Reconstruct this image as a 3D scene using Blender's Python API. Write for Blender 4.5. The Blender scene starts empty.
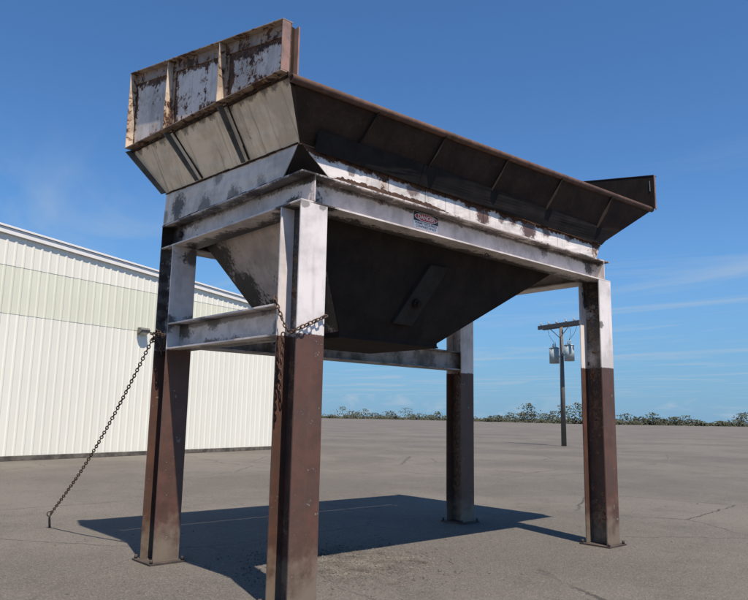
import bpy, bmesh, math, random
from mathutils import Vector, Matrix
random.seed(11)
S = bpy.context.scene
COL = S.collection
V = Vector
R = math.radians

# ------------------------------------------------------------ camera, sky, sun, exposure
G = 3.486                                     # height of the frame's top-beam underside above the ground
CAM = V((-3.58578, -4.94883, 1.60))
yaw, pit, rol, FPX = 0.8353705, 0.1625972, 0.0179315, 708.764
fw = V((math.cos(pit)*math.cos(yaw), math.cos(pit)*math.sin(yaw), math.sin(pit)))
rt = V((math.sin(yaw), -math.cos(yaw), 0)); up = rt.cross(fw)
r2 = rt*math.cos(rol)+up*math.sin(rol); u2 = -rt*math.sin(rol)+up*math.cos(rol)
cam = bpy.data.cameras.new('camera'); co = bpy.data.objects.new('camera', cam); COL.objects.link(co)
M3 = Matrix((r2, u2, -fw)).transposed().to_4x4(); M3.translation = CAM
co.matrix_world = M3
cam.sensor_width = 36; cam.lens = FPX/748*36; cam.clip_start = .05; cam.clip_end = 6000
S.camera = co

SUN = V((-.15, -.50, 1)).normalized()          # towards the sun
el = math.asin(SUN.z)
az = math.atan2(SUN.x, SUN.y)                 # clockwise from +Y
W = bpy.data.worlds.new('World'); S.world = W; W.use_nodes = True
wt = W.node_tree; wt.nodes.clear()
def wn(t): return wt.nodes.new(t)
sky = wn('ShaderNodeTexSky'); sky.sky_type = 'NISHITA'; sky.sun_disc = False
sky.sun_elevation = el; sky.sun_rotation = az
sky.altitude = 300; sky.air_density = 1.0; sky.dust_density = .05; sky.ozone_density = 2.0
bg = wn('ShaderNodeBackground'); bg.inputs[1].default_value = .072
out = wn('ShaderNodeOutputWorld')
tc = wn('ShaderNodeTexCoord')
# thin cirrus: direction projected on a high flat layer
sep = wn('ShaderNodeSeparateXYZ'); wt.links.new(tc.outputs['Generated'], sep.inputs[0])
mx = wn('ShaderNodeMath'); mx.operation = 'MAXIMUM'; mx.inputs[1].default_value = .03; wt.links.new(sep.outputs[2], mx.inputs[0])
dv = wn('ShaderNodeVectorMath'); dv.operation = 'DIVIDE'
cb = wn('ShaderNodeCombineXYZ')
for i in range(3): wt.links.new(mx.outputs[0], cb.inputs[i])
wt.links.new(tc.outputs['Generated'], dv.inputs[0]); wt.links.new(cb.outputs[0], dv.inputs[1])
mp = wn('ShaderNodeMapping'); mp.inputs['Rotation'].default_value = (0, 0, R(35)); mp.inputs['Scale'].default_value = (.55, .22, 1); mp.inputs['Location'].default_value = (1.1, 6.2, 0)
wt.links.new(dv.outputs[0], mp.inputs[0])
nz = wn('ShaderNodeTexNoise'); nz.inputs['Scale'].default_value = 1.5; nz.inputs['Detail'].default_value = 7; nz.inputs['Roughness'].default_value = .55; nz.inputs['Distortion'].default_value = .9
wt.links.new(mp.outputs[0], nz.inputs[0])
rp = wn('ShaderNodeValToRGB'); rp.color_ramp.elements[0].position = .50; rp.color_ramp.elements[1].position = .80
rp.color_ramp.elements[0].color = (0, 0, 0, 1); rp.color_ramp.elements[1].color = (.8, .8, .8, 1)
wt.links.new(nz.outputs[0], rp.inputs[0])
lo = wn('ShaderNodeMapRange'); lo.interpolation_type = 'SMOOTHSTEP'
lo.inputs[1].default_value = .42; lo.inputs[2].default_value = .16; lo.inputs[3].default_value = 0; lo.inputs[4].default_value = 1
wt.links.new(sep.outputs[2], lo.inputs[0])
mm = wn('ShaderNodeMath'); mm.operation = 'MULTIPLY'; wt.links.new(rp.outputs[0], mm.inputs[0]); wt.links.new(lo.outputs[0], mm.inputs[1])
mixc = wn('ShaderNodeMix'); mixc.data_type = 'RGBA'
tint = wn('ShaderNodeMix'); tint.data_type = 'RGBA'; tint.blend_type = 'MULTIPLY'; tint.inputs[0].default_value = 1; tint.inputs[7].default_value = (.66, 1.03, 1.36, 1)
wt.links.new(sky.outputs[0], tint.inputs[6])
hz = wn('ShaderNodeMapRange'); hz.interpolation_type = 'SMOOTHSTEP'        # pale blue air low over the horizon
hz.inputs[1].default_value = .30; hz.inputs[2].default_value = -.05; hz.inputs[3].default_value = 0; hz.inputs[4].default_value = .9
wt.links.new(sep.outputs[2], hz.inputs[0])
hm_ = wn('ShaderNodeMix'); hm_.data_type = 'RGBA'; wt.links.new(hz.outputs[0], hm_.inputs[0]); wt.links.new(tint.outputs[2], hm_.inputs[6]); hm_.inputs[7].default_value = (1.6, 3.25, 5.4, 1)
wt.links.new(mm.outputs[0], mixc.inputs[0]); wt.links.new(hm_.outputs[2], mixc.inputs[6]); mixc.inputs[7].default_value = (4.2, 5.2, 6.4, 1)
wt.links.new(mixc.outputs[2], bg.inputs[0]); wt.links.new(bg.outputs[0], out.inputs[0])

sl = bpy.data.lights.new('sun', 'SUN'); sl.energy = 4.6; sl.angle = R(.53); sl.color = (1, .905, .80)
so = bpy.data.objects.new('sun', sl); COL.objects.link(so)
so.rotation_euler = (-SUN).to_track_quat('-Z', 'Y').to_euler(); so.location = (0, 0, 40)
S.view_settings.view_transform = 'Standard'; S.view_settings.look = 'None'
S.view_settings.exposure = 0.5; S.view_settings.gamma = 1; S.view_settings.use_curve_mapping = False
S.render.engine = 'CYCLES'
S.render.resolution_x = 1024; S.render.resolution_y = 821

# ------------------------------------------------------------ materials
def nodes(name):
    m = bpy.data.materials.new(name); m.use_nodes = True
    t = m.node_tree; return m, t, t.nodes['Principled BSDF']
class T:
    """tiny node helper"""
    def __init__(s, name): s.m, s.t, s.b = nodes(name); s.c = s.t.nodes.new('ShaderNodeTexCoord')
    def n(s, k): return s.t.nodes.new(k)
    def l(s, a, b): s.t.links.new(a, b)
    def coord(s, scale=(1, 1, 1), kind='Object', rot=(0, 0, 0), loc=(0, 0, 0)):
        m = s.n('ShaderNodeMapping'); m.inputs['Scale'].default_value = scale; m.inputs['Rotation'].default_value = rot; m.inputs['Location'].default_value = loc
        s.l(s.c.outputs[kind], m.inputs[0]); return m.outputs[0]
    def noise(s, vec, scale, detail=6, rough=.6, dist=0):
        x = s.n('ShaderNodeTexNoise'); x.inputs['Scale'].default_value = scale; x.inputs['Detail'].default_value = detail
        x.inputs['Roughness'].default_value = rough; x.inputs['Distortion'].default_value = dist
        s.l(vec, x.inputs[0]); return x.outputs[0]
    def ramp(s, v, a, b, lo=0, hi=1):
        x = s.n('ShaderNodeMapRange'); x.interpolation_type = 'SMOOTHSTEP'; x.inputs[1].default_value = a; x.inputs[2].default_value = b
        x.inputs[3].default_value = lo; x.inputs[4].default_value = hi; s.l(v, x.inputs[0]); return x.outputs[0]
    def math(s, op, a, b=None):
        x = s.n('ShaderNodeMath'); x.operation = op
        for i, q in enumerate((a, b)):
            if q is None: continue
            if isinstance(q, (int, float)): x.inputs[i].default_value = q
            else: s.l(q, x.inputs[i])
        return x.outputs[0]
    def mix(s, f, a, b):
        x = s.n('ShaderNodeMix'); x.data_type = 'RGBA'
        for i, q in ((0, f), (6, a), (7, b)):
            if isinstance(q, (int, float)): x.inputs[i].default_value = q
            elif isinstance(q, tuple): x.inputs[i].default_value = (*q, 1)
            else: s.l(q, x.inputs[i])
        return x.outputs[2]
    def bump(s, h, strength=.3, dist=.01):
        x = s.n('ShaderNodeBump'); x.inputs['Strength'].default_value = strength; x.inputs['Distance'].default_value = dist
        s.l(h, x.inputs['Height']); s.l(x.outputs[0], s.b.inputs['Normal'])
    def xyz(s, kind):
        x = s.n('ShaderNodeSeparateXYZ'); s.l(s.c.outputs[kind], x.inputs[0]); return x.outputs
    def done(s, col, rough=.6, metal=0):
        if isinstance(col, tuple): s.b.inputs['Base Color'].default_value = (*col, 1)
        else: s.l(col, s.b.inputs['Base Color'])
        if isinstance(rough, (int, float)): s.b.inputs['Roughness'].default_value = rough
        else: s.l(rough, s.b.inputs['Roughness'])
        s.b.inputs['Metallic'].default_value = metal
        return s.m

RUST_D, RUST_M, RUST_O = (.035, .017, .012), (.10, .045, .025), (.28, .12, .045)
def rust_colour(t, o, k=1.0):
    a = t.noise(o, 9, 6, .65); b = t.noise(o, 38, 4, .6)
    c = t.mix(t.ramp(a, .38, .62), RUST_D, RUST_M)
    return t.mix(t.math('MULTIPLY', t.ramp(b, .52, .72), .55*k), c, RUST_O)

def painted(name, base, rust=.62, grime=.5, streak=.5, edge=0, seed=0, orange=1.0, lower=None, grimecol=(.10, .085, .07), spots=True, top=0, streakdir='z', fine=14, bays=None, lines=(), stains=(), stain_col=(.027, .022, .018)):
    """old paint on steel: large tone drift, run-down grime, peeled spots with rust under them"""
    t = T(name); o = t.coord(loc=(seed*3.1, seed*1.7, seed*.9))
    sc = {'z': (15, 15, 1.1), 'y': (15, 1.1, 15), 's': (1.0, 17, 1.0)}[streakdir]
    st = t.coord(scale=sc, loc=(seed, seed*2, seed*.3))
    big = t.noise(o, 1.7, 5, .6); mid = t.noise(o, 5.5, 7, .65)
    strk = t.noise(st, 1.0, 5, .6); spk = t.noise(o, 34, 6, .75)
    col = t.mix(t.ramp(big, .35, .68), base, tuple(c*.86 for c in base))
    if lower:                                  # lower coat of another colour, ragged edge
        z = t.xyz('Object')[2]
        fine_n = t.noise(o, 40, 5, .7)
        edge_n = t.math('ADD', z, t.math('ADD', t.math('MULTIPLY', t.math('SUBTRACT', mid, .5), .05), t.math('MULTIPLY', t.math('SUBTRACT', fine_n, .5), .05)))
        f = t.ramp(edge_n, lower[0]+.006, lower[0]-.006)
        br = t.mix(t.ramp(mid, .35, .65), lower[1], tuple(c*.66 for c in lower[1]))
        br = t.mix(t.math('MULTIPLY', t.ramp(fine_n, .58, .74), .7), br, (.21, .11, .07))
        br = t.mix(t.math('MULTIPLY', t.ramp(t.noise(o, 11, 8, .72), .635, .66), .7), br, (.30, .26, .23))       # chips back to the old white
        mud = t.math('ADD', z, t.math('MULTIPLY', t.math('SUBTRACT', mid, .5), 1.1))
        br = t.mix(t.ramp(mud, .55, .05, 0, .75), br, (.21, .175, .13))
        col = t.mix(f, col, br)
    g = t.math('MULTIPLY', t.ramp(t.math('MULTIPLY', mid, big), .19, .36), grime)
    col = t.mix(g, col, grimecol)
    for (ax, la, lz, lr, lk) in lines:         # shade and grime painted under flanges and in web corners, broken up
        oc_ = t.xyz('Object'); q = oc_[1] if ax == 'x' else oc_[0]
        dq = t.math('SQRT', t.math('ADD', t.math('POWER', t.math('ABSOLUTE', t.math('SUBTRACT', q, la)), 2), t.math('POWER', t.math('ABSOLUTE', t.math('SUBTRACT', oc_[2], G+lz)), 2)))
        dd = t.math('ADD', t.math('DIVIDE', dq, lr), t.math('ADD', t.math('ADD', t.math('MULTIPLY', t.math('SUBTRACT', mid, .5), 2.0), t.math('MULTIPLY', t.math('SUBTRACT', spk, .5), 1.6)), t.math('MULTIPLY', t.math('SUBTRACT', big, .5), 2.2)))
        col = t.mix(t.ramp(dd, .95, .50, 0, lk), col, stain_col)
    for (sx, sy, sz, sr, sk) in stains:        # local soot stains and plain dark patches, each a ragged blob of its own
        dn = t.n('ShaderNodeVectorMath'); dn.operation = 'DISTANCE'; t.l(t.c.outputs['Object'], dn.inputs[0]); dn.inputs[1].default_value = (sx, sy, G+sz)
        dd = t.math('ADD', t.math('DIVIDE', dn.outputs['Value'], sr), t.math('ADD', t.math('MULTIPLY', t.math('SUBTRACT', mid, .5), 2.2), t.math('MULTIPLY', t.math('SUBTRACT', spk, .5), 1.5)))
        col = t.mix(t.ramp(dd, .98, .58, 0, sk), col, stain_col)
    s_ = t.math('MULTIPLY', t.ramp(strk, .53, .78), streak)
    col = t.mix(s_, col, (.15, .095, .06))
    rn = t.noise(o, fine, 8, .68, .6)
    patch = t.math('ADD', t.math('MULTIPLY', rn, .55), t.math('MULTIPLY', t.noise(o, 2.4, 4, .6), .45))
    if edge or top:
        gx = t.xyz('Generated')
        if edge:
            def em(k): return t.math('MINIMUM', gx[k], t.math('SUBTRACT', 1, gx[k]))
            ed = t.math('MINIMUM', em(1), em(2))
            patch = t.math('ADD', patch, t.ramp(ed, .10, .0, 0, edge))
        if top:
            patch = t.math('ADD', patch, t.ramp(gx[2], .45, 1.0, 0, top))
    if bays:                                   # rust creeping in from the welded edges of each bay
        oc = t.xyz('Object'); ys, (b0, bk), (t0, tk) = bays
        d = t.math('SUBTRACT', oc[2], t.math('ADD', b0, t.math('MULTIPLY', oc[1], bk)))
        d = t.math('MINIMUM', d, t.math('SUBTRACT', t.math('ADD', t0, t.math('MULTIPLY', oc[1], tk)), oc[2]))
        for yy in ys: d = t.math('MINIMUM', d, t.math('ABSOLUTE', t.math('SUBTRACT', oc[1], yy)))
        patch = t.math('ADD', patch, t.ramp(d, .13, .0, 0, .17))
    f = t.ramp(patch, rust, rust+.025)
    halo = t.math('MULTIPLY', t.ramp(patch, rust-.05, rust+.01), .55)
    col = t.mix(halo, col, (.36, .20, .10))
    col = t.mix(f, col, rust_colour(t, o, orange))
    h = t.math('ADD', t.math('MULTIPLY', f, -.7), t.math('MULTIPLY', rn, .5))
    t.bump(h, .35, .004)
    return t.done(col, t.math('ADD', .52, t.math('MULTIPLY', f, .36)))

BR = (G-1.186, (.115, .055, .038))
M = {}
M['white_column'] = painted('white_column', (.80, .735, .70), rust=.70, grime=.22, streak=.30, seed=1, lower=BR,
    stains=[*((.04, 2.77, -.08-.17*k, .17, .85) for k in range(7)), *((5.15, .33, -.05-.1*k, .12, .9) for k in range(3)), (.3, 2.45, -.10, .15, .8), (.0, 2.45, -.9, .12, .8), (.3, 2.45, -.86, .12, .7), (5.02, 0, -.62, .06, .75), (.05, 0, -.02, .05, .6), (.24, 0, -.01, .05, .6), (.0, 2.62, -.1, .2, .6)])
M['web_soot_shade'] = painted('web_soot_shade', (.50, .44, .40), rust=.56, grime=.75, streak=.6, seed=21, lower=BR, grimecol=(.05, .042, .036),
    stains=[(.15, .16, -.15, .45, .9), (.15, .2, -.8, .5, .9), (.15, 2.6, -.3, .3, .7), (.15, 2.6, -.95, .35, .95), (5.1, .15, -.12, .4, .95), (5.1, .25, -.7, .3, .8)])  # recess shade painted into the webs, mixed with soot and rust
GRIME_SHADE_LINES = [('x', .29, -.03, .16, .92), ('x', .085, .305, .095, .9), ('x', .150, .268, .045, .7), ('y', .29, -.03, .20, .95), ('y', .08, .305, .10, .85), ('y', .150, .268, .05, .6),
               ('y', .20, -1.22, .13, .85), ('y', .150, -.92, .05, .6), ('y', .08, -.88, .05, .5)]  # painted beam shade and grime: flange undersides, web corners
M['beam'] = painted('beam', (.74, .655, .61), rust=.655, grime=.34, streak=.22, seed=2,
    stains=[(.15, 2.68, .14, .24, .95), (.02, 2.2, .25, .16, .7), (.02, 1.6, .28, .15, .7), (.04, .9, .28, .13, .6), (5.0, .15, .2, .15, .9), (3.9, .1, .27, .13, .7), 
            (.15, 2.35, -.93, .2, .9), (.1, 1.7, -.9, .18, .7), (.1, .7, -.9, .12, .6), (.1, .45, -1.1, .18, .75)], lines=GRIME_SHADE_LINES)
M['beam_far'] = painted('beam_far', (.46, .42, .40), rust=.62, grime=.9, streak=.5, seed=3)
BAYS = ([-.105, 1.005, .93, 2.179, 2.104, 3.19], (G+1.085+.105*.0599, .0599), (G+1.555-.115+.105*.2082, .2082))
M['panel'] = painted('panel', (.71, .635, .565), rust=.58, grime=.3, streak=.6, seed=4, fine=17, bays=BAYS, orange=1.3)
M['panel_worn'] = painted('panel_worn', (.71, .635, .565), rust=.545, grime=.3, streak=.5, seed=14.3, fine=13, bays=BAYS, orange=1.3)
M['rail'] = painted('rail', (.34, .26, .20), rust=.515, grime=.75, streak=.6, seed=15, orange=.6)
M['rib'] = painted('rib', (.70, .56, .42), rust=.53, grime=.55, streak=.9, seed=5, orange=1.8)
M['post'] = painted('post', (.34, .20, .165), rust=.60, grime=.6, streak=.6, seed=6, orange=.6)
M['flare'] = painted('flare', (.88, .70, .50), rust=.68, grime=.30, streak=.7, seed=7, grimecol=(.24, .17, .11),
    stains=[*((-.26, -.05+.19*k, 1.075+.011*k, .10, .8) for k in range(18))], stain_col=(.07, .05, .036), streakdir='s')
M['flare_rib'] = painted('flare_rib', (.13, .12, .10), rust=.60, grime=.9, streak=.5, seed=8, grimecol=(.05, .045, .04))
M['skirt'] = painted('skirt', (.78, .72, .67), rust=.60, grime=.35, streak=.5, seed=9, top=.27, fine=8, grimecol=(.22, .20, .17),
    stains=[(2.62, .05, .40, .13, .95), (3.45, .05, .42, .17, .95), (3.15, .05, .48, .13, .9), (3.85, .05, .47, .13, .9), (2.95, .05, .45, .09, .8), (4.35, .05, .49, .10, .8), (1.45, .05, .47, .12, .8), (.62, .05, .44, .07, .7)], stain_col=(.085, .036, .024))
M['skirt_side'] = painted('skirt_side', (.76, .67, .59), rust=.69, grime=.28, streak=.35, seed=10, grimecol=(.10, .085, .07),
    stains=[(.03, 2.45, .45, .20, .9), (.03, 2.75, .4, .1, .6), (.03, 1.8, .33, .16, .7), (.03, 1.2, .31, .14, .7), (.03, .7, .32, .12, .5), (.03, 1.55, .6, .1, .6)])
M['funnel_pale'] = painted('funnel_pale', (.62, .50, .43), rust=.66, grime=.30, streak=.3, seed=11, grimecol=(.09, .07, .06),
    stains=[(.45, 2.3, -.1, .40, .95), (.7, 2.0, -.55, .40, .95), (.95, 1.7, -.95, .45, .95), (.3, 2.5, .1, .3, .9), (.85, 1.1, -.8, .45, .9), (.95, .75, -.75, .5, .95), (.6, .5, -.3, .35, .8)])  # dark blobs along the far edge and down towards the outlet

def plain(name, col, rough=.6, metal=0, var=.12, sc=8):
    t = T(name); n = t.noise(t.coord(), sc, 5)
    return t.done(t.mix(t.ramp(n, .35, .65), col, tuple(c*(1-var*2) for c in col)), rough, metal)
def rusty(name, a, b, hi=(.12, .06, .04), rough=.85, seed=0, sc=3.5, hif=.35):
    t = T(name); o = t.coord(loc=(seed, seed*2, seed))
    n1 = t.noise(o, sc, 7, .65); n2 = t.noise(o, 30, 5, .6); st = t.noise(t.coord(scale=(14, 14, 1.2)), 1, 4)
    c = t.mix(t.ramp(n1, .35, .66), a, b)
    c = t.mix(t.math('MULTIPLY', t.ramp(n2, .55, .75), hif), c, hi)
    c = t.mix(t.math('MULTIPLY', t.ramp(st, .55, .75), .35), c, tuple(x*.5 for x in a))
    t.bump(n2, .35, .004); t.b.inputs['Specular IOR Level'].default_value = .18; return t.done(c, rough)
M['dark_rust'] = rusty('dark_rust', (.030, .0185, .0135), (.054, .031, .021), seed=1)
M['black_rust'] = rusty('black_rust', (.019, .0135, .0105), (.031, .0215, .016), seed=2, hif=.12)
M['strip'] = plain('strip', (.029, .025, .0235), .9, 0, .15, 5); M['strip'].node_tree.nodes['Principled BSDF'].inputs['Specular IOR Level'].default_value = .08
M['pipe'] = rusty('pipe', (.085, .05, .037), (.15, .085, .062), hi=(.26, .17, .12), seed=4, rough=.7, sc=6)
M['chain'] = rusty('chain', (.05, .032, .025), (.11, .065, .045), hi=(.24, .13, .08), seed=5, rough=.55, sc=20)
M['hatch'] = rusty('hatch', (.026, .021, .017), (.038, .032, .026), seed=6, hif=.15)
M['debris'] = rusty('debris', (.035, .020, .015), (.07, .038, .027), seed=7, sc=20)
M['iron'] = rusty('iron', (.05, .042, .038), (.09, .07, .06), seed=8)

def clad(name, base, alt, seed):
    t = T(name); o = t.coord(loc=(seed, 0, 0)); inf = t.n('ShaderNodeObjectInfo')
    st = t.noise(t.coord(scale=(5, 5, .35), loc=(seed, 0, 0)), 1, 5, .6); big = t.noise(o, .5, 4)
    c = t.mix(t.ramp(st, .4, .7), base, alt)
    c = t.mix(t.math('MULTIPLY', t.ramp(big, .45, .75), .4), c, tuple(x*.88 for x in base))
    c = t.mix(t.math('MULTIPLY', inf.outputs['Random'], .30), c, tuple(x*.86 for x in alt))
    c = t.mix(t.math('MULTIPLY', t.ramp(t.noise(o, 22, 6, .7), .68, .8), .35), c, (.38, .33, .25))
    return t.done(c, .5)
M['clad'] = clad('clad', (.82, .795, .685), (.80, .77, .66), 1)
M['clad_green'] = clad('clad_green', (.74, .735, .59), (.70, .695, .55), 2)
M['trim'] = clad('trim', (.82, .79, .74), (.78, .75, .70), 3)
M['roof'] = plain('roof', (.55, .55, .54), .5)
M['lamp_case'] = plain('lamp_case', (.15, .145, .13), .5)
M['lens'] = plain('lens', (.40, .38, .33), .15, 0, .05)
M['timber'] = plain('timber', (.15, .135, .12), .85, 0, .2, 14)
M['porcelain'] = plain('porcelain', (.42, .42, .42), .25)
M['tank'] = plain('tank', (.36, .42, .41), .5)
M['galv'] = plain('galv', (.45, .45, .45), .45, .6)
M['wire'] = plain('wire', (.06, .06, .06), .6)
M['sign_white'] = plain('sign_white', (.72, .74, .76), .4, 0, .06, 30)
M['sign_black'] = plain('sign_black', (.02, .02, .022), .4, 0, .1)
M['sign_red'] = plain('sign_red', (.42, .045, .04), .4, 0, .12, 30)
M['sign_ink'] = plain('sign_ink', (.05, .06, .10), .5)

def asphalt():
    t = T('asphalt'); o = t.coord()
    n1 = t.noise(o, .16, 7, .62, .4); n2 = t.noise(o, 1.1, 8, .7); n3 = t.noise(o, 85, 4, .75); n4 = t.noise(o, 240, 2, .6)
    vp = t.n('ShaderNodeTexVoronoi'); vp.inputs['Scale'].default_value = 95; t.l(o, vp.inputs['Vector'])
    ag = t.n('ShaderNodeSeparateColor'); t.l(vp.outputs['Color'], ag.inputs[0])
    c = t.mix(t.ramp(n1, .38, .62), (.098, .086, .070), (.145, .128, .104))
    c = t.mix(t.math('MULTIPLY', t.ramp(n2, .50, .66), .45), c, (.070, .060, .048))
    c = t.mix(t.math('MULTIPLY', t.ramp(ag.outputs[0], .55, .95), .55), c, (.23, .205, .17))
    c = t.mix(t.math('MULTIPLY', t.ramp(ag.outputs[1], .70, .98), .6), c, (.035, .032, .03))
    c = t.mix(t.math('MULTIPLY', t.ramp(n3, .56, .74), .4), c, (.20, .18, .15))
    oil = t.noise(t.coord(loc=(7, 3, 0)), .55, 8, .7, .5)
    c = t.mix(t.math('MULTIPLY', t.ramp(oil, .64, .70), .55), c, (.030, .027, .024))
    vo = t.n('ShaderNodeTexVoronoi'); vo.feature = 'DISTANCE_TO_EDGE'; vo.inputs['Scale'].default_value = .27
    wob = t.n('ShaderNodeMix'); wob.data_type = 'VECTOR'; wob.inputs[0].default_value = .20
    nn = t.n('ShaderNodeTexNoise'); nn.inputs['Scale'].default_value = 2.4; nn.inputs['Detail'].default_value = 9; nn.inputs['Roughness'].default_value = .7; t.l(o, nn.inputs[0])
    t.l(o, wob.inputs[4]); t.l(nn.outputs[1], wob.inputs[5]); t.l(wob.outputs[1], vo.inputs['Vector'])
    crack = t.math('MULTIPLY', t.ramp(vo.outputs['Distance'], .0045, .0012), t.ramp(n1, .42, .56))
    c = t.mix(t.math('MULTIPLY', crack, .8), c, (.02, .018, .016))
    h = t.math('SUBTRACT', t.math('ADD', t.math('ADD', n3, n4), t.math('MULTIPLY', ag.outputs[2], .8)), t.math('MULTIPLY', crack, 1.5))
    t.bump(h, .7, .006); return t.done(c, .92)
M['asphalt'] = asphalt()

# ------------------------------------------------------------ mesh helpers
class MB:
    def __init__(s): s.bm = bmesh.new()
    def hexa(s, p):                            # 8 points: bottom ring then top ring
        v = [s.bm.verts.new(q) for q in p]
        for f in ((3, 2, 1, 0), (4, 5, 6, 7), (0, 1, 5, 4), (1, 2, 6, 5), (2, 3, 7, 6), (3, 0, 4, 7)):
            s.bm.faces.new([v[i] for i in f])
        return s
    def box(s, a, b):
        x0, y0, z0 = a; x1, y1, z1 = b
        return s.hexa([(x0, y0, z0), (x1, y0, z0), (x1, y1, z0), (x0, y1, z0), (x0, y0, z1), (x1, y0, z1), (x1, y1, z1), (x0, y1, z1)])
    def prism(s, pts, ext):                    # polygon (3D points) pushed along ext
        e = V(ext); a = [s.bm.verts.new(p) for p in pts]; b = [s.bm.verts.new(V(p)+e) for p in pts]
        n = len(pts); s.bm.faces.new(a[::-1]); s.bm.faces.new(b)
        for i in range(n): s.bm.faces.new((a[i], a[(i+1) % n], b[(i+1) % n], b[i]))
        return s
    def plate(s, pts, th, sub=1, warp=0):      # quad with thickness, normal by the point order; optional fine grid with slight dents
        p = [V(q) for q in pts]; n = (p[2]-p[0]).cross(p[3]-p[1]).normalized()
        if sub == 1 or len(p) != 4:
            return s.prism(p, n*th)
        rnd = random.Random(int(abs(p[0].x*97+p[1].y*31+p[2].z*7)*100))
        ph = [rnd.uniform(0, 6.28) for _ in range(4)]
        def at(u, v):
            q = (p[0]*(1-u)+p[1]*u)*(1-v)+(p[3]*(1-u)+p[2]*u)*v
            w = math.sin(u*7+ph[0])*math.sin(v*5+ph[1])+.6*math.sin(u*17+ph[2])*math.sin(v*11+ph[3])
            e = min(1, 8*min(u, 1-u, v, 1-v))
            return q+n*w*warp*e
        ga = [[s.bm.verts.new(at(i/sub, j/sub)) for j in range(sub+1)] for i in range(sub+1)]
        gb = [[s.bm.verts.new(at(i/sub, j/sub)+n*th) for j in range(sub+1)] for i in range(sub+1)]
        for i in range(sub):
            for j in range(sub):
                s.bm.faces.new((ga[i][j], ga[i][j+1], ga[i+1][j+1], ga[i+1][j]))
                s.bm.faces.new((gb[i][j], gb[i+1][j], gb[i+1][j+1], gb[i][j+1]))
        for i in range(sub):
            s.bm.faces.new((ga[i][0], ga[i+1][0], gb[i+1][0], gb[i][0])); s.bm.faces.new((ga[i+1][sub], ga[i][sub], gb[i][sub], gb[i+1][sub]))
            s.bm.faces.new((ga[0][i+1], ga[0][i], gb[0][i], gb[0][i+1])); s.bm.faces.new((ga[sub][i], ga[sub][i+1], gb[sub][i+1], gb[sub][i]))
        return s
    def tube(s, p0, p1, r, n=12, r1=None, cap=True):
        p0, p1 = V(p0), V(p1); d = (p1-p0).normalized(); r1 = r if r1 is None else r1
        a = d.orthogonal().normalized(); b = d.cross(a)
        A = [s.bm.verts.new(p0+(a*math.cos(t*6.28319/n)+b*math.sin(t*6.28319/n))*r) for t in range(n)]
        B = [s.bm.verts.new(p1+(a*math.cos(t*6.28319/n)+b*math.sin(t*6.28319/n))*r1) for t in range(n)]
        for i in range(n):
            f = s.bm.faces.new((A[i], A[(i+1) % n], B[(i+1) % n], B[i])); f.smooth = True
        if cap: s.bm.faces.new(A[::-1]); s.bm.faces.new(B)
        return s
    def pipe(s, p0, p1, ro, ri, n=20):         # open hollow pipe
        p0, p1 = V(p0), V(p1); d = (p1-p0).normalized(); a = d.orthogonal().normalized(); b = d.cross(a)
        ring = lambda p, r: [s.bm.verts.new(p+(a*math.cos(t*6.28319/n)+b*math.sin(t*6.28319/n))*r) for t in range(n)]
        A, B, Ci, D = ring(p0, ro), ring(p1, ro), ring(p1, ri), ring(p0, ri)
        for X, Y, sm in ((A, B, 1), (B, Ci, 0), (Ci, D, 1), (D, A, 0)):
            for i in range(n):
                f = s.bm.faces.new((X[i], X[(i+1) % n], Y[(i+1) % n], Y[i])); f.smooth = bool(sm)
        return s
    def ring(s, c, ax, R_, r, n=16, m=8, a0=0, a1=6.28319):
        c = V(c); ax = V(ax).normalized(); a = ax.orthogonal().normalized(); b = ax.cross(a)
        closed = a1-a0 > 6.2; k = n if closed else n+1; rows = []
        for i in range(k):
            t = a0+(a1-a0)*i/n; d = a*math.cos(t)+b*math.sin(t)
            rows.append([s.bm.verts.new(c+d*(R_+r*math.cos(q*6.28319/m))+ax*r*math.sin(q*6.28319/m)) for q in range(m)])
        for i in range(n):
            A, B = rows[i], rows[(i+1) % k]
            for j in range(m):
                f = s.bm.faces.new((A[j], B[j], B[(j+1) % m], A[(j+1) % m])); f.smooth = True
        return s
    def build(s, name, mat, parent=None, bevel=0, loc=None, label=None):
        bmesh.ops.recalc_face_normals(s.bm, faces=s.bm.faces)
        if bevel:
            ed = [e for e in s.bm.edges if len(e.link_faces) == 2 and e.calc_face_angle(0) > .6 and not (e.link_faces[0].smooth and e.link_faces[1].smooth)]
            bmesh.ops.bevel(s.bm, geom=ed, offset=bevel, segments=1, affect='EDGES', clamp_overlap=True)
        me = bpy.data.meshes.new(name); s.bm.to_mesh(me); s.bm.free()
        me.materials.append(M[mat] if isinstance(mat, str) else mat)
        o = bpy.data.objects.new(name, me); COL.objects.link(o)
        if parent: o.parent = parent
        if loc: o.location = loc
        if label: o['label'] = label
        return o
def empty(name, loc=(0, 0, 0), rz=0):
    o = bpy.data.objects.new(name, None); COL.objects.link(o); o.location = loc; o.rotation_euler.z = rz; return o
def tag(o, label=None, cat=None, group=None, kind=None):
    for k, v in (('label', label), ('category', cat), ('group', group), ('kind', kind)):
        if v: o[k] = v
    return o
def instance(src, parent, loc=None, mat=None):
    o = src.copy(); COL.objects.link(o); o.parent = parent
    if mat is not None: o.matrix_local = mat
    elif loc: o.location = loc
    return o

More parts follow.
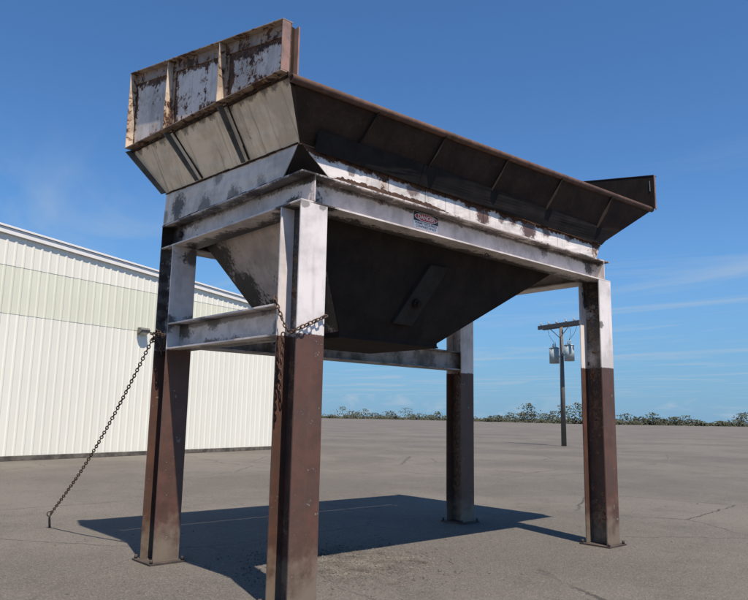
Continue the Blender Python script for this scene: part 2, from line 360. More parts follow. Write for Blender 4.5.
# ------------------------------------------------------------ ground
g = MB(); k = 2500
g.bm.faces.new([g.bm.verts.new(q) for q in ((-k, -k, 0), (k, -k, 0), (k, k, 0), (-k, k, 0))])
tag(g.build('ground', 'asphalt'), kind='structure')
M['stone'] = plain('stone', (.15, .13, .105), .9, 0, .3, 3)
rs = random.Random(5); m = MB()
for i in range(6200):                          # loose gravel swept over the yard
    r_ = 1.5+abs(rs.gauss(0, 1))*9; a_ = rs.uniform(-.35, 1.95); x, y = CAM.x+r_*math.cos(a_), CAM.y+r_*math.sin(a_)
    if i > 2700: x, y = 1.75+rs.gauss(0, .55), 1.3+rs.gauss(0, .5)     # spilled under the outlet
    elif math.sin(x*1.3+2*math.sin(y*.7))+math.sin(y*1.7+x*.4) < rs.uniform(-1.2, 1.6): continue
    q = rs.uniform(.005, .016)*(1.6 if rs.random() < .05 else 1); f = rs.uniform(0, 3)
    top = m.bm.verts.new((x+rs.uniform(-.3, .3)*q, y+rs.uniform(-.3, .3)*q, q*rs.uniform(.6, 1.1)))
    rr = [m.bm.verts.new((x+q*math.cos(f+k_*1.2566)*rs.uniform(.7, 1.3), y+q*math.sin(f+k_*1.2566)*rs.uniform(.7, 1.3), q*rs.uniform(-.1, .35))) for k_ in range(5)]
    for k_ in range(5): m.bm.faces.new((rr[k_], rr[(k_+1) % 5], top))
tag(m.build('gravel', 'stone'), 'loose pale gravel scattered over the yard', 'gravel', kind='stuff')
# far-off line of trees at the edge of the flat ground
M['far_leaf'] = plain('far_leaf', (.060, .066, .034), .9, 0, .28, .35)
m = MB(); rs = random.Random(8); ang = -.35
while ang < 1.25:
    dist = 380+60*math.sin(ang*9)+rs.uniform(-25, 25); hgt = (3.6+1.5*math.sin(ang*23+1)+1.0*math.sin(ang*61))*rs.choice((.35, .6, .8, 1, 1.3, 1.9))*rs.uniform(.8, 1.2)
    cx_, cy_ = CAM.x+dist*math.cos(ang), CAM.y+dist*math.sin(ang); wd_ = rs.uniform(3.5, 7)
    if hgt > .8:
        for k_ in range(190):
            u_, v_, w_ = rs.gauss(0, .5), rs.random(), rs.gauss(0, .4)
            sh = math.sqrt(max(.08, 1-v_*v_*.9)); p_ = V((cx_+u_*wd_*sh*math.sin(ang)*-1+w_*wd_*.6*math.cos(ang), cy_+u_*wd_*sh*math.cos(ang)+w_*wd_*.6*math.sin(ang), (v_**1.35)*hgt))
            e1 = V((rs.gauss(0, 1), rs.gauss(0, 1), rs.gauss(0, .7))).normalized()*rs.uniform(.22, .6); e2 = e1.orthogonal().normalized()*rs.uniform(.2, .5)
            m.bm.faces.new([m.bm.verts.new(p_+z_) for z_ in (e1, e2, -e1, -e2)])
    ang += rs.uniform(.004, .009)
tag(m.build('tree_line', 'far_leaf'), 'low far-off line of trees along the flat horizon', 'trees', kind='stuff')

# ------------------------------------------------------------ metal building behind
BA = R(15); bp = CAM+V((.318, 1.03, 0))*24.2
bld = empty('metal_building', (bp.x, bp.y, 0), BA)
tag(bld, 'cream metal clad building with a pale green band along its wall', 'building')
roofz = lambda s: 7.31-.058*s
S0, S1, ZB1, ZB2, SW = -6.4, 14.63, 4.65, 6.20, .9144
def prof(w, n=3):                              # across one sheet: (x, out)
    pts = []; p = w/n
    for i in range(n):
        x = i*p
        pts += [(x, 0), (x+p*.60, 0), (x+p*.70, .019), (x+p*.86, .019), (x+p*.96, 0)]
    return pts+[(w-.002, 0)]
def sheet(z0, z1a, z1b, w=SW, off=0, x0=0):
    m = MB(); P = prof(w); rows = []
    for x, o in P:
        zt = z1a+(z1b-z1a)*x/w
        rows.append([m.bm.verts.new(q) for q in ((x0+x, -o-off, z0), (x0+x, -o-off, zt), (x0+x, .012, zt), (x0+x, .012, z0))])
    for a, b in zip(rows, rows[1:]):
        for j in range(4): m.bm.faces.new((a[j], b[j], b[(j+1) % 4], a[(j+1) % 4]))
    m.bm.faces.new(rows[0]); m.bm.faces.new(rows[-1][::-1])
    return m
low = mid_ = None
ns = int((S1-S0)/SW)
for i in range(ns):
    s0 = S0+i*SW
    if low is None:
        low = sheet(.05, ZB1+.05, ZB1+.05).build('wall_panel', 'clad', bld, loc=(s0, 0, 0))
        mid_ = sheet(ZB1, ZB2+.05, ZB2+.05).build('wall_panel', 'clad_green', bld, loc=(s0, -.008, 0))
        mid_['label'] = 'pale green translucent panel'
    else:
        instance(low, bld, (s0, random.uniform(-.001, .001), 0)); instance(mid_, bld, (s0, -.008+random.uniform(-.001, .001), 0))
    sheet(ZB2, roofz(s0)-.02, roofz(s0+SW)-.02).build('wall_panel', 'clad', bld, loc=(s0, -.016, 0))
S1 = S0+ns*SW; SR, SL, DEP = -10.0, -34.63, 26.0
m = MB()                                       # core behind the sheets and the part of the gable out of view
zl = roofz(SR)-(SR-SL)*.058
m.prism([(SL, .03, 0), (S1-.03, .03, 0), (S1-.03, .03, roofz(S1)-.06), (SR, .03, roofz(SR)-.06), (SL, .03, zl-.06)], (0, DEP, 0))
m.build('core_wall', 'clad', bld)
m = MB(); s = SL
while s < S0-.01:
    zt = zl+(s-SL)*.058 if s < SR else roofz(s)
    m.box((s, -.0, .05), (min(s+.26, S0-.004), .02, min(zt-.04, 20))); s += .305
o = m.build('cladding', 'clad', bld); o['kind'] = 'stuff'
m = MB()                                       # side wall ribs on the far corner
for i in range(80): m.box((S1-.026, .1+i*.32, .05), (S1+.02, .1+i*.32+.24, roofz(S1)-.1))
o = m.build('side_cladding', 'clad', bld); o['kind'] = 'stuff'
m = MB()
m.prism([(S1+.25, -.14, roofz(S1+.25)+.0), (SR, -.14, roofz(SR)), (SR, -.14, roofz(SR)+.05), (S1+.25, -.14, roofz(S1+.25)+.05)], (0, DEP+.4, 0))
m.prism([(SL-.25, -.14, zl-.014), (SR, -.14, roofz(SR)), (SR, -.14, roofz(SR)+.05), (SL-.25, -.14, zl+.036)], (0, DEP+.4, 0))
m.build('roof', 'roof', bld)
def rake(z0, z1, y0, y1, name):
    m = MB(); a = S1+.26
    m.prism([(a, y0, roofz(a)+z0), (SR, y0, roofz(SR)+z0), (SR, y0, roofz(SR)+z1), (a, y0, roofz(a)+z1)], (0, y1-y0, 0))
    m.build(name, 'trim', bld, bevel=.006)
rake(-.205, -.012, -.115, -.058, 'rake_trim')
rake(-.006, .062, -.155, -.141, 'drip_edge')

m = MB(); m.box((S0-.05, -.06, 0), (S1+.06, -.021, .16)); m.build('footing', 'stone', bld, bevel=.01)
# wall lamp
wl = empty('wall_lamp', (bp.x+math.cos(BA)*3.93, bp.y+math.sin(BA)*3.93, 4.63), BA)
tag(wl, 'small grey floodlight box on the cream building wall', 'wall lamp')
m = MB(); m.prism([(-.21, -.052, -.13), (-.21, -.052, .14), (-.21, -.22, .14), (-.21, -.30, .06), (-.21, -.26, -.02)], (.42, 0, 0)); m.build('housing', 'lamp_case', wl, bevel=.008)
m = MB(); m.prism([(-.15, -.085, -.122), (-.15, -.245, -.030), (-.15, -.235, -.060), (-.15, -.10, -.14)], (.30, 0, 0)); m.build('lens', 'lens', wl)

# ------------------------------------------------------------ utility pole
pd = V((.8635, .5594, 0)).normalized(); pp = CAM+pd*46; pp.z = 0
up_ = empty('utility_pole', pp, 0)
tag(up_, 'timber utility pole with double crossarm and two grey transformers', 'utility pole')
ZA = 1.6+46*.1290                   # crossarm height
MB().tube((0, 0, 0), (0, 0, ZA+.12), .16, 14, .11).build('pole', 'timber', up_)
ad = (V((pd.y, -pd.x, 0))*1.0-pd*1.05).normalized(); pn = V((ad.y, -ad.x, 0))
def armbox(off):
    m = MB(); a = -ad*1.85+pn*off; b = ad*1.85+pn*off; w = pn*.07; h = V((0, 0, .125))
    m.hexa([a-w-h, b-w-h, b+w-h, a+w-h, a-w+h, b-w+h, b+w+h, a+w+h]); return m
for off in (.21, -.21): armbox(off).build('crossarm', 'timber', up_, loc=(0, 0, ZA-.05), bevel=.008)
for sg in (-1, 1):
    MB().tube(ad*sg*.95+V((0, 0, ZA-.12))+pn*.15, V((0, 0, ZA-.85))+pn*.12, .028, 6).build('brace', 'galv', up_)
for q in (-1.85, -1.1, -.4, .45, 1.15, 1.85):
    m = MB(); c = ad*q+V((0, 0, ZA+.077))
    m.tube(c, c+V((0, 0, .10)), .03, 8); m.tube(c+V((0, 0, .08)), c+V((0, 0, .15)), .085, 10, .06); m.tube(c+V((0, 0, .15)), c+V((0, 0, .22)), .06, 10, .04)
    m.build('insulator', 'porcelain', up_)
for sg, dz in ((-1, 0), (1, .08)):
    c = pn*.0+ad*sg*.66+V((0, 0, ZA-2.42+dz))
    m = MB(); m.tube(c, c+V((0, 0, .95)), .31, 20); m.tube(c+V((0, 0, .951)), c+V((0, 0, 1.04)), .33, 20, .22); m.tube(c+V((0, 0, .4)), V((0, 0, c.z+.4)), .05, 8)
    tr = m.build('transformer', 'tank', up_)
    for q in (-.09, .1):
        m = MB(); b = c+ad*q+V((0, 0, 1.03)); m.tube(b, b+V((0, 0, .30)), .035, 8, .022); m.ring(b+V((0, 0, .1)), (0, 0, 1), .045, .018, 10, 6); m.ring(b+V((0, 0, .18)), (0, 0, 1), .038, .016, 10, 6); m.build('bushing', 'porcelain', tr)
for sg, q in ((-1, -1.2), (1, .6), (1, 1.4)):
    a = ad*q+V((0, 0, ZA)); b = ad*sg*.66+V((0, 0, ZA-1.07)); m = MB(); pv = a
    for i in range(1, 9):
        t_ = i/8; c = a.lerp(b, t_)+ad*sg*.18*math.sin(t_*3.14); m.tube(pv, c, .012, 5); pv = c
    m.build('jumper_wire', 'wire', up_)

# ------------------------------------------------------------ the feed hopper
hop = empty('feed_hopper', (0, 0, 0))
tag(hop, 'tall rusty white steel feed hopper on four column legs', 'feed hopper')
L, WD, H, B, D = 5.297, 2.767, .289, .30, .318
TF, TW = .018, .012
Z = lambda z: G+z
ZM, HM = -.894, .2955

def hcol(x0, y0, flip=False):
    m = MB(); z0, z1 = .02, G-.001
    m.box((x0, y0, z0), (x0+B, y0+TF, z1)); m.box((x0, y0+D-TF, z0), (x0+B, y0+D, z1))
    return m
for x0, y0 in ((0, 0), (L-B, 0), (0, WD-D), (L-B, WD-D)):
    c = hcol(x0, y0).build('column', 'white_column', hop, bevel=.002)
    m = MB(); m.box((x0+B/2-TW/2, y0+TF, .02), (x0+B/2+TW/2, y0+D-TF, G-.001)); m.build('web', 'web_soot_shade', c)
    m = MB(); m.box((x0-.06, y0-.06, 0), (x0+B+.06, y0+D+.06, .02)); m.build('base_plate', 'iron', c)
    for ax in (x0-.03, x0+B+.03):
        for ay in (y0-.03, y0+D+.03): MB().tube((ax, ay, .02), (ax, ay, .06), .018, 6).build('anchor_bolt', 'iron', c)

def ibeam_y(x0, y0, y1, zb, h):
    m = MB()
    m.box((x0, y0, zb), (x0+B, y1, zb+TF)); m.box((x0, y0, zb+h-TF), (x0+B, y1, zb+h))
    m.box((x0+B/2-TW/2, y0, zb+TF), (x0+B/2+TW/2, y1, zb+h-TF)); return m
def ibeam_x(y0, x0, x1, zb, h, wx0, wx1, b=B):
    m = MB()
    m.box((x0, y0, zb), (x1, y0+b, zb+TF)); m.box((x0, y0, zb+h-TF), (x1, y0+b, zb+h))
    m.box((wx0, y0+b/2-TW/2, zb+TF), (wx1, y0+b/2+TW/2, zb+h-TF)); return m
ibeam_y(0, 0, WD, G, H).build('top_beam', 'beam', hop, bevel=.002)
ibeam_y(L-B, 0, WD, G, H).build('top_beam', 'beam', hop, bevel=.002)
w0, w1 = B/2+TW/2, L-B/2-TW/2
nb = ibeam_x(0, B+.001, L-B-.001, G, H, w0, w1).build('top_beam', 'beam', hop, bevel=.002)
ibeam_x(WD-B, B+.001, L-B-.001, G, H, w0, w1).build('top_beam', 'beam_far', hop, bevel=.002)
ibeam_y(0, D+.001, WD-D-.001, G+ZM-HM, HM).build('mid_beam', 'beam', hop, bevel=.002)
ibeam_x(WD-D/2-.13, B/2+TW/2, L-B/2-TW/2, G+ZM-HM+.05, HM, B/2+TW/2, L-B/2-TW/2, .26).build('mid_beam', 'beam_far', hop, bevel=.002)
m = MB(); m.ring((2.72, .10, Z(-.040)), (0.35, 1, 0), .028, .006, 18, 8); m.build('lifting_eye', 'iron', hop)
m = MB(); m.tube((.095, WD-.22, Z(.17)), (.143, WD-.22, Z(.17)), .036, 12); m.build('pin', 'iron', hop)

m = MB(); m.box((.004, WD-.014, G+TF+.001), (B/2-TW/2-.001, WD-.002, G+H-TF-.001)); m.build('end_plate', 'dark_rust', hop)
# skirts: upright plates between the beams and the bin
YS, XS = .05, .03
lx = [(.36, .02), (1.10, 1.10), (1.64, 1.64), (1.96, 1.96), (2.60, 2.60), (4.10, 4.10), (5.03, 5.17)]
for (b0, t0), (b1, t1) in zip(lx, lx[1:]):
    q = .004
    MB().plate([(b0+q, YS, Z(H+.001)), (b1-q, YS, Z(H+.001)), (t1-q, YS, Z(.535)), (t0+q, YS, Z(.545))], -.010, 6, .003).build('skirt_plate', 'skirt', hop)
MB().plate([(XS, .34, Z(H+.001)), (XS, .11, Z(.56)), (XS, 2.75, Z(.675)), (XS, 2.79, Z(H+.001))], .010, 8, .004).build('skirt_plate', 'skirt_side', hop)
MB().plate([(L-.03, .34, Z(H+.001)), (L-.03, .11, Z(.53)), (L-.03, 2.75, Z(.675)), (L-.03, 2.79, Z(H+.001))], .010).build('skirt_plate', 'skirt_side', hop)
MB().plate([(.36, WD-.05, Z(H+.001)), (L-.36, WD-.05, Z(H+.001)), (L-.05, WD-.05, Z(.66)), (.05, WD-.05, Z(.66))], .010).build('skirt_plate', 'skirt_side', hop)
# debris left on the beam ledge
m = MB(); n = 90; rows = []
for i in range(n+1):
    u = i/n; x = .36+u*1.75; hh = (.034+.022*random.random())*min(1, (1-u)*4+.08)*min(1, u*12+.1)
    rows.append([m.bm.verts.new(q) for q in ((x, .006+random.random()*.006, Z(H+.001)), (x, .022+random.random()*.008, Z(H)+hh), (x, YS-.003, Z(H)+hh*1.25), (x, YS-.003, Z(H+.001)))])
for a, b in zip(rows, rows[1:]):
    for j in range(3): m.bm.faces.new((a[j], b[j], b[j+1], a[j+1]))
o = m.build('caked_dirt', 'debris', hop); o['kind'] = 'stuff'

# bin: flared plates above, funnel below
WN, WE = (.0, .05, Z(.55)), (5.14, .05, Z(.52))          # waist corners, near side
WFL, WFR = (.03, WD-.02, Z(.68)), (5.14, WD-.02, Z(.66))
RN, RE = (-.262, -.20, Z(1.005)), (6.17, -.20, Z(1.165))
RFL, RFR = (-.262, 3.19, Z(1.27)), (6.17, 3.12, Z(1.33))
long_flare = MB().plate([WN, WE, RE, RN], -.012, 10, .006).build('flare_plate', 'dark_rust', hop)
WSN, WSF = (.018, .085, Z(.565)), (.018, WD-.02, Z(.68))
SRN, SRF = (-.262, -.105, Z(1.072)), (-.262, 3.20, Z(1.270))
MB().prism([WN, RN, SRN, WSN], (.012, .004, .0)).build('corner_infill', 'dark_rust', hop)
MB().prism([(.012, .098, Z(.552)), (.04, .315, Z(H+.002)), (.325, .055, Z(H+.002)), (.03, .062, Z(.548))], (.006, .006, 0)).build('corner_infill', 'black_rust', hop)  # dark sheet added in the open corner, standing for the shade there
side_flare = MB().plate([WSN, SRN, SRF, WSF], -.012, 10, .007).build('flare_plate', 'flare', hop)
MB().plate([(5.15, .05, Z(.52)), (5.15, WD-.02, Z(.66)), RFR, RE], -.012).build('flare_plate', 'dark_rust', hop)
MB().plate([WFL, RFL, RFR, WFR], -.012).build('flare_plate', 'dark_rust', hop)
MB().plate([(-.24, 3.17, Z(1.27)), (6.15, 3.10, Z(1.32)), (6.15, 3.10, Z(2.15)), (-.24, 3.17, Z(2.2))], .012).build('back_panel', 'dark_rust', hop)
# funnel
O1, O2, OY1, OY2, OZ = 1.05, 2.49, .70, 1.83, Z(-1.04)
FNL, FNR, FFL, FFR = (O1, OY1, OZ), (O2, OY1, OZ), (O1, OY2, OZ), (O2, OY2, OZ)
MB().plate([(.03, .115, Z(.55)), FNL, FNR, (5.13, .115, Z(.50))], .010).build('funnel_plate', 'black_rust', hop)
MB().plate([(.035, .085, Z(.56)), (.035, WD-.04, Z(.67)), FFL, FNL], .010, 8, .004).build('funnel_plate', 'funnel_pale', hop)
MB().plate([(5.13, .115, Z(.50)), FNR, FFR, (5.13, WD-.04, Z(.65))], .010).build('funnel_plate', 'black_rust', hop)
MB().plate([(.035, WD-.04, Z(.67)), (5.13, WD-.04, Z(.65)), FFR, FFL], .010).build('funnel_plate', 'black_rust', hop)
m = MB()
for a, b in (((O1-.02, OY1-.02), (O2+.02, OY1-.005)), ((O1-.02, OY2+.005), (O2+.02, OY2+.02)), ((O1-.02, OY1-.004), (O1-.005, OY2+.004)), ((O2+.005, OY1-.004), (O2+.02, OY2+.004))):
    m.box((*a, OZ-.03), (*b, OZ+.02))
m.build('outlet_collar', 'black_rust', hop)
MB().box((O1-.03, OY1-.03, OZ-.050), (O2+.03, OY2+.03, OZ-.031)).build('outlet_dark_cover', 'black_rust', hop)  # added dark sheet, hides the lighter funnel inside from below

def proj(u, v, p0, n):                         # design-time aid: point of a plane seen at a photo pixel
    d = fw+r2*((u-374)/FPX)+u2*((300-v)/FPX); return CAM+d*((V(p0)-CAM).dot(n)/d.dot(n))
fn = (V(FNL)-V((.03, .115, Z(.55)))).cross(V((5.13, .115, Z(.50)))-V((.03, .115, Z(.55)))).normalized()
if fn.y > 0: fn = -fn
hq = [proj(u, v, (.03, .115, Z(.55)), fn)+fn*.004 for u, v in ((428, 264), (446, 267), (409, 325), (390, 322))]
hd = MB().plate(hq, .05 if (hq[2]-hq[0]).cross(hq[3]-hq[1]).dot(fn) > 0 else -.05).build('access_hatch', 'hatch', hop, bevel=.004)
hc = proj(412, 302, (.03, .115, Z(.55)), fn)+fn*.05
m = MB(); m.tube(hc, hc+fn*.05, .05, 16); m.tube(hc+fn*.05, hc+fn*.08, .03, 12); m.tube(hc+V((.1, 0, .12)), hc+V((.1, 0, .12))+fn*.04, .02, 8); m.build('latch', 'black_rust', hd)

# rim pipe, flare gussets, rubber strip on the long side
MB().pipe((-.30, -.20, Z(.985)), (6.20, -.20, Z(1.19)), .038, .031, 22).build('rim_pipe', 'pipe', hop)
fl_n = (V(WE)-V(WN)).cross(V(RN)-V(WN)).normalized()
if fl_n.y > 0: fl_n = -fl_n
for xt, xb in ((.718, .615), (1.672, 1.566), (2.73, 2.622), (3.828, 3.70), (5.037, 4.89)):
    t_ = (xt+.3)/6.5; zt = 1.0+t_*.19
    a = V((xt, -.20, Z(zt-.02))); bb = V((xb, 0, Z(.70)))
    k_ = (V(WN)-bb).dot(fl_n)/V((0, 1, 0)).dot(fl_n); bb = bb+V((0, k_, 0))
    dx = V((.010, 0, 0)); a2 = a+fl_n*.040; b2 = bb+fl_n*.018
    mm2 = a.lerp(bb, .55)+fl_n*.048; a2 = a+fl_n*.030; b2 = bb+fl_n*.030
    MB().prism([a, a2, mm2, b2, bb], dx).build('gusset', 'black_rust', long_flare)
def strip(x0, x1, zb0, zb1, zt0, zt1, xt0=None, xt1=None):
    xt0 = x0 if xt0 is None else xt0; xt1 = x1 if xt1 is None else xt1
    return MB().plate([(x0, .012, Z(zb0)), (x1, .012, Z(zb1)), (xt1, -.062, Z(zt1)), (xt0, -.062, Z(zt0))], -.010, 8, .003).build('deflector_strip', 'strip', hop)
strip(.135, 1.50, .500, .505, .672, .705, .125, 1.50)
strip(1.507, 5.12, .505, .500, .705, .715, 1.507, 5.34)

# left end wall: framed, three bays
XO, XP = -.345, -.255
yn, yf = -.105, 3.20
bot = lambda y: 1.085+(y-yn)*(1.283-1.085)/(yf-yn)
top = lambda y: 1.555+(y-yn)*(2.243-1.555)/(yf-yn)
def bar(z0, z1, x0, x1, y0=yn, y1=yf):          # sloping bar along y between heights z0(y), z1(y)
    m = MB(); m.hexa([(x0, y0, Z(z0(y0))), (x1, y0, Z(z0(y0))), (x1, y1, Z(z0(y1))), (x0, y1, Z(z0(y1))), (x0, y0, Z(z1(y0))), (x1, y0, Z(z1(y0))), (x1, y1, Z(z1(y1))), (x0, y1, Z(z1(y1)))]); return m
m = bar(lambda y: bot(y)-.012, bot, XO, XP+.02)
e = bar(top, lambda y: top(y)+.012, XO, XP+.02); me_ = bpy.data.meshes.new('t'); e.bm.to_mesh(me_); m.bm.from_mesh(me_); e.bm.free()
e = bar(lambda y: top(y)-.10, lambda y: top(y)-.001, XP-.006, XP-.0005); e.bm.to_mesh(me_); e.bm.free()
end = m.build('end_wall', 'rail', hop, bevel=.002)
e = bar(lambda y: top(y)-.115, lambda y: top(y)-.002, XP-.014, XP-.001, yn+.013); e.build('top_rail', 'rail', end)
ry = [yn, 1.005, 2.179, yf]
for a, b in zip(ry, ry[1:]):
    bar(lambda y: bot(y)+.001, lambda y: top(y)-.001, XP, XP+.012, a+.002, b-.002).build('bay_plate', 'panel_worn' if a == ry[0] else 'panel', end)
for i, y in enumerate(ry):
    y0 = y if i < 3 else y-.012
    nm = 'end_post' if i in (0, 3) else 'stiffener'
    m = MB()
    wob = .012 if i == 2 else 0
    m.hexa([(XO+.002, y0, Z(bot(y)+.001)), (XP-.0005, y0, Z(bot(y)+.001)), (XP-.0005, y0+.012, Z(bot(y)+.001)), (XO+.002, y0+.012, Z(bot(y)+.001)),
            (XO+.002+wob, y0, Z(top(y)-.001)), (XP-.0005, y0, Z(top(y)-.001)), (XP-.0005, y0+.012, Z(top(y)-.001)), (XO+.002+wob, y0+.012, Z(top(y)-.001))])
    m.build(nm, 'post' if i == 0 else 'rib', end, bevel=.002)
    if i in (1, 2):                             # second leg of the angle
        m = MB(); m.hexa([(XP-.012, y0-.075, Z(bot(y)+.002)), (XP-.001, y0-.075, Z(bot(y)+.002)), (XP-.001, y0-.001, Z(bot(y)+.002)), (XP-.012, y0-.001, Z(bot(y)+.002)),
                          (XP-.012, y0-.075, Z(top(y)-.13)), (XP-.001, y0-.075, Z(top(y)-.13)), (XP-.001, y0-.001, Z(top(y)-.13)), (XP-.012, y0-.001, Z(top(y)-.13))])
        m.build('angle_leg', 'rail', end)
m = MB(); zb, zt = Z(bot(yn)), Z(top(yn))
m.box((XP-.002, yn+.05, zb-.02), (XP+.075, yn+.06, zt)); m.build('post_web', 'black_rust', end)
m = MB(); m.box((XP+.076, yn-.01, zb-.0), (XP+.092, yn+.06, zt-.01)); m.build('post_flange', 'post', end)
m = MB(); m.prism([(-.29, yn-.02, zb-.014), (-.17, yn-.03, zb-.014), (-.19, yn-.05, zb-.16), (-.27, yn-.05, zb-.13)], (0, .012, 0)); m.build('corner_clip', 'black_rust', end)

# ribs under the side flare
s_n = (V(SRN)-V(WSN)).cross(V(WSF)-V(WSN)).normalized()
if s_n.x > 0: s_n = -s_n
def sl_pt(y, k):                                # point of the side flare plane at bay position y, k = 0 waist .. 1 rim
    u = (y-yn)/(yf-yn); return V(WSN).lerp(V(WSF), u).lerp(V(SRN).lerp(V(SRF), u), k)
for i, y in enumerate(ry[1:]):
    a, b = sl_pt(y-.004 if i == 2 else y, .02), sl_pt(y-.004 if i == 2 else y, 1.0); o = V((0, .012, 0)); dp = .085
    c = MB().prism([a+s_n*.003, b+s_n*.003, b+s_n*dp, a+s_n*dp*.75], -o).build('flare_rib', 'flare_rib', side_flare)
    # flange leg of the angle, lying on the plate beside the rib
    q = V((0, -.070, 0))
    if i < 2: MB().prism([a+s_n*.003+q, b+s_n*.003+q, b+s_n*.018+q, a+s_n*.018+q], V((0, .056, 0))).build('rib_leg', 'flare', side_flare)
def bead(p0, p1, r, parent, name='weld_bead'):
    p0, p1 = V(p0), V(p1); m = MB(); n = max(3, int((p1-p0).length/.12)); rr = random.Random(int(p0.y*100)+7)
    for i in range(n):
        j = V((rr.uniform(-.003, .003), rr.uniform(-.003, .003), rr.uniform(-.003, .003)))
        m.tube(p0.lerp(p1, i/n)+j, p0.lerp(p1, (i+1.02)/n)+j, r*rr.uniform(.7, 1.2), 6)
    return m.build(name, 'dark_rust', parent)
for i in (0, 1):
    y = ry[1+i]; q = V((0, -.076 if i == 0 else -.080, 0)); bead(sl_pt(y, .03)+s_n*.012+q, sl_pt(y, .99)+s_n*.012+q, .009, side_flare)
bead(sl_pt(yn+.02, .0)+s_n*.008, sl_pt(yf, .0)+s_n*.008, .010, side_flare)
bead(sl_pt(yn+.02, .97)+s_n*.010, sl_pt(yf, .97)+s_n*.010, .016, side_flare)
bead((XS-.004, .36, Z(H+.008)), (XS-.004, 2.78, Z(H+.008)), .011, hop)
bead((2.15, YS-.010, Z(H+.006)), (5.02, YS-.010, Z(H+.006)), .008, hop)
# right end wall
XR = 6.16; rb = lambda y: 1.19+(y+.27)*(.14/3.4); rtp = lambda y: 1.69+(y+.27)*(.53/3.4)
ew = bar(rb, rtp, XR, XR+.012, -.27, 3.13).build('end_wall', 'black_rust', hop)
bar(rtp, lambda y: rtp(y)+.010, XR-.004, XR+.09, -.27, 3.13).build('top_rail', 'dark_rust', ew)
m = MB(); m.box((XR-.002, -.283, Z(rb(-.27))-.02), (XR+.03, -.272, Z(rtp(-.27)))); m.build('end_post', 'post', ew)
for y in (1.0, 2.1): bar(rb, lambda y: rtp(y)-.001, XR+.013, XR+.09, y, y+.012).build('stiffener', 'rib', ew)
m = MB(); m.box((XR-.008, -.213, Z(1.46)), (XR-.001, -.206, Z(1.62))); m.build('light_slit', 'galv', ew)  # pale strip standing for a bright slit of light in the wall

# ------------------------------------------------------------ danger sign on the near beam
sg = empty('danger_sign', (1.75, B/2-TW/2, Z(.177)))
tag(sg, 'small danger sign with red oval on the white long beam', 'sign')
yb = -.0015
sw, sh = .192, .088
m = MB(); m.box((-sw, -.0035, -sh), (sw, -.0005, sh)); m.build('backing', 'sign_white', sg)
m = MB(); m.box((-sw+.004, -.0050, -.012), (sw-.004, -.0038, sh-.004)); m.build('header', 'sign_black', sg)
def disc(rx, rz, y0, y1, cz, name, mat):
    m = MB(); pts = [(rx*math.cos(i*6.28319/48), y0, cz+rz*math.sin(i*6.28319/48)) for i in range(48)]
    m.prism(pts, (0, y1-y0, 0)); return m.build(name, mat, sg)
disc(.176, .043, -.0064, -.0053, .037, 'oval_rim', 'sign_white')
disc(.167, .037, -.0078, -.0067, .037, 'oval', 'sign_red')
def text(s, size, x, z, y, mat, wid=None):
    cu = bpy.data.curves.new('t', 'FONT'); cu.body = s; cu.size = size; cu.align_x = 'CENTER'; cu.align_y = 'CENTER'; cu.extrude = .0004; cu.offset = size*.014
    o = bpy.data.objects.new('t', cu); COL.objects.link(o); bpy.context.view_layer.update()
    dg = bpy.context.evaluated_depsgraph_get(); me = bpy.data.meshes.new_from_object(o.evaluated_get(dg)); bpy.data.objects.remove(o)
    xs = [v.co.x for v in me.vertices]; k_ = wid/(max(xs)-min(xs)) if wid else 1
    for v in me.vertices: v.co = V((v.co.x*k_, -v.co.z, v.co.y))
    me.name = 'lettering'; me.materials.append(M[mat]); q = bpy.data.objects.new('lettering', me); COL.objects.link(q); q.parent = sg; q.location = (x, y, z)
text('DANGER', .066, 0, .037, -.0084, 'sign_white', .262)
text('PERMIT REQUIRED', .034, 0, -.033, -.0042, 'sign_ink', .33)
text('CONFINED SPACE', .034, 0, -.067, -.0042, 'sign_ink', .31)

# ------------------------------------------------------------ chains
def link_mesh(ln=.064, wd=.044, r=.0062):
    m = MB(); path = []; R_ = (wd-2*r)/2; st = (ln-wd)/2
    for i in range(7): t_ = -math.pi/2+math.pi*i/6; path.append((st+R_*math.cos(t_), R_*math.sin(t_)))
    for i in range(7): t_ = math.pi/2+math.pi*i/6; path.append((-st+R_*math.cos(t_), R_*math.sin(t_)))
    n = len(path); rows = []
    for i in range(n):
        a, b, c = path[i-1], path[i], path[(i+1) % n]
        t_ = V((c[0]-a[0], c[1]-a[1], 0)).normalized(); nn = V((t_.y, -t_.x, 0))
        rows.append([m.bm.verts.new(V((*b, 0))+nn*r*math.cos(q*6.28319/7)+V((0, 0, 1))*r*math.sin(q*6.28319/7)) for q in range(7)])
    for i in range(n):
        A, B_ = rows[i], rows[(i+1) % n]
        for j in range(7): f = m.bm.faces.new((A[j], B_[j], B_[(j+1) % 7], A[(j+1) % 7])); f.smooth = True
    bmesh.ops.recalc_face_normals(m.bm, faces=m.bm.faces)
    me = bpy.data.meshes.new('link'); m.bm.to_mesh(me); m.bm.free(); me.materials.append(M['chain']); return me
LM = link_mesh()
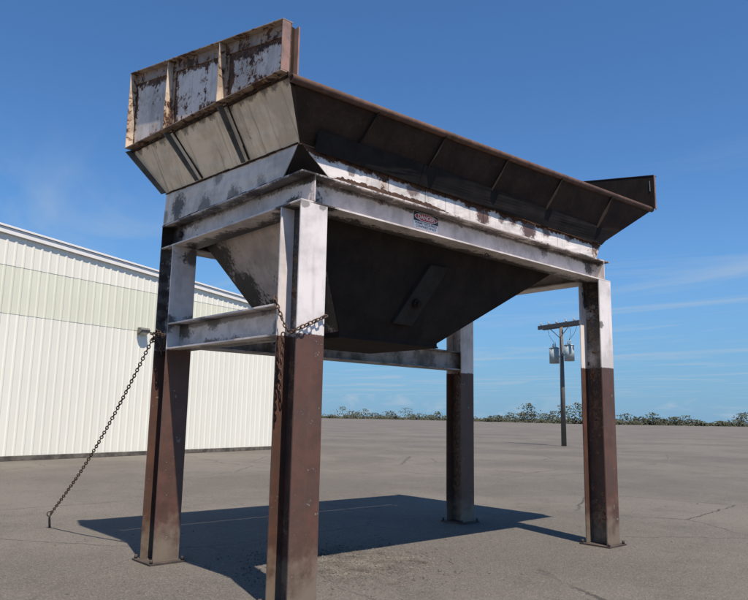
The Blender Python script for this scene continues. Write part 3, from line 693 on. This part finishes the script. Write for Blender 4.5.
def chain(paths, label, base):
    root = empty('chain', base); tag(root, label, 'chain', 'rusty chains on the hopper columns')
    for pts in paths:
        pts = [V(p) for p in pts]; pitch = .046; acc = 0; k_ = 0
        for a, b in zip(pts, pts[1:]):
            d = b-a; ln = d.length; dn = d.normalized(); pos = pitch-acc if k_ else 0
            while pos <= ln:
                c = a+dn*pos; ref = V((0, 0, 1)) if abs(dn.z) < .8 else V((1, .4, 0)).normalized()
                y = ref.cross(dn).normalized(); z = dn.cross(y)
                rr = (R(40) if k_ % 2 else R(-50))+random.uniform(-.2, .2)
                y2 = y*math.cos(rr)+z*math.sin(rr); z2 = dn.cross(y2)
                mt = Matrix((dn, y2, z2)).transposed().to_4x4(); mt.translation = c-V(base)
                o = bpy.data.objects.new('link', LM); COL.objects.link(o); o.parent = root; o.matrix_local = mt
                k_ += 1; pos += pitch
            acc = ln-(pos-pitch)
    return root
P = lambda u, v, ax, c: proj(u, v, [c if i == ax else 0 for i in range(3)], V([1 if i == ax else 0 for i in range(3)]))
near = [P(275.5, 298, 0, -.02), P(277, 305, 0, -.025), P(279.5, 312, 0, -.03), P(283, 321, 0, -.03), P(289, 333, 0, -.03), P(296, 329.5, 1, -.03), P(306, 325, 1, -.03), P(316, 320.5, 1, -.025), P(326, 316, 1, -.02), (B+.03, .06, P(326, 316, 1, -.02).z-.0), (B+.03, D+.03, Z(-.96)), (.02, D+.03, Z(-.9)), P(275.5, 298, 0, -.02)]
near2 = [P(283, 335, 0, -.03), P(282, 345, 0, -.03), P(281, 356, 0, -.03), P(280.5, 376, 0, -.03), P(280, 396, 0, -.03)]
chain([near, near2], 'rusty chain wrapped round the white front corner column', (0, 0, 0))
a = V((-.03, WD-.16, Z(-.98)))
ca = P(157, 330, 0, -.03); sag = []
d_ = fw+r2*((50-374)/FPX)+u2*((300-524)/FPX); e_ = CAM+d_*(-(CAM.z-.05)/d_.z)
st_ = empty('anchor_stake', (e_.x, e_.y, 0)); tag(st_, 'short rusty steel stake in the ground at the end of the slanting chain', 'stake')
m = MB(); m.tube((0, 0, 0), (-.02, 0, .16), .016, 8); m.build('rod', 'iron', st_); m = MB(); m.ring((-.02, 0, .19), (0, 1, .2), .032, .008, 14, 6); m.build('eye', 'iron', st_)
e_ = e_+V((-.02, -.02, .13))
for i in range(13):
    t_ = i/12; q = ca.lerp(e_, t_); q.z -= .17*math.sin(math.pi*t_); q.z = max(q.z, .03); sag.append(q)
wrap = [(-.03, WD+.03, Z(-.99)), (-.03, WD-.12, Z(-1.0)), (-.03, WD-.30, Z(-1.03)), (.05, WD-.20, Z(-1.12)), (.05, WD-.06, Z(-1.18)), (-.03, WD-.02, Z(-1.06)), (-.03, WD-.2, Z(-1.0)), ca]
chain([wrap+sag[1:], [(.02, WD-.12, Z(-1.08)), (.03, WD-.14, Z(-1.22))]], 'rusty chain running down from the rear left column', (0, 0, 0))
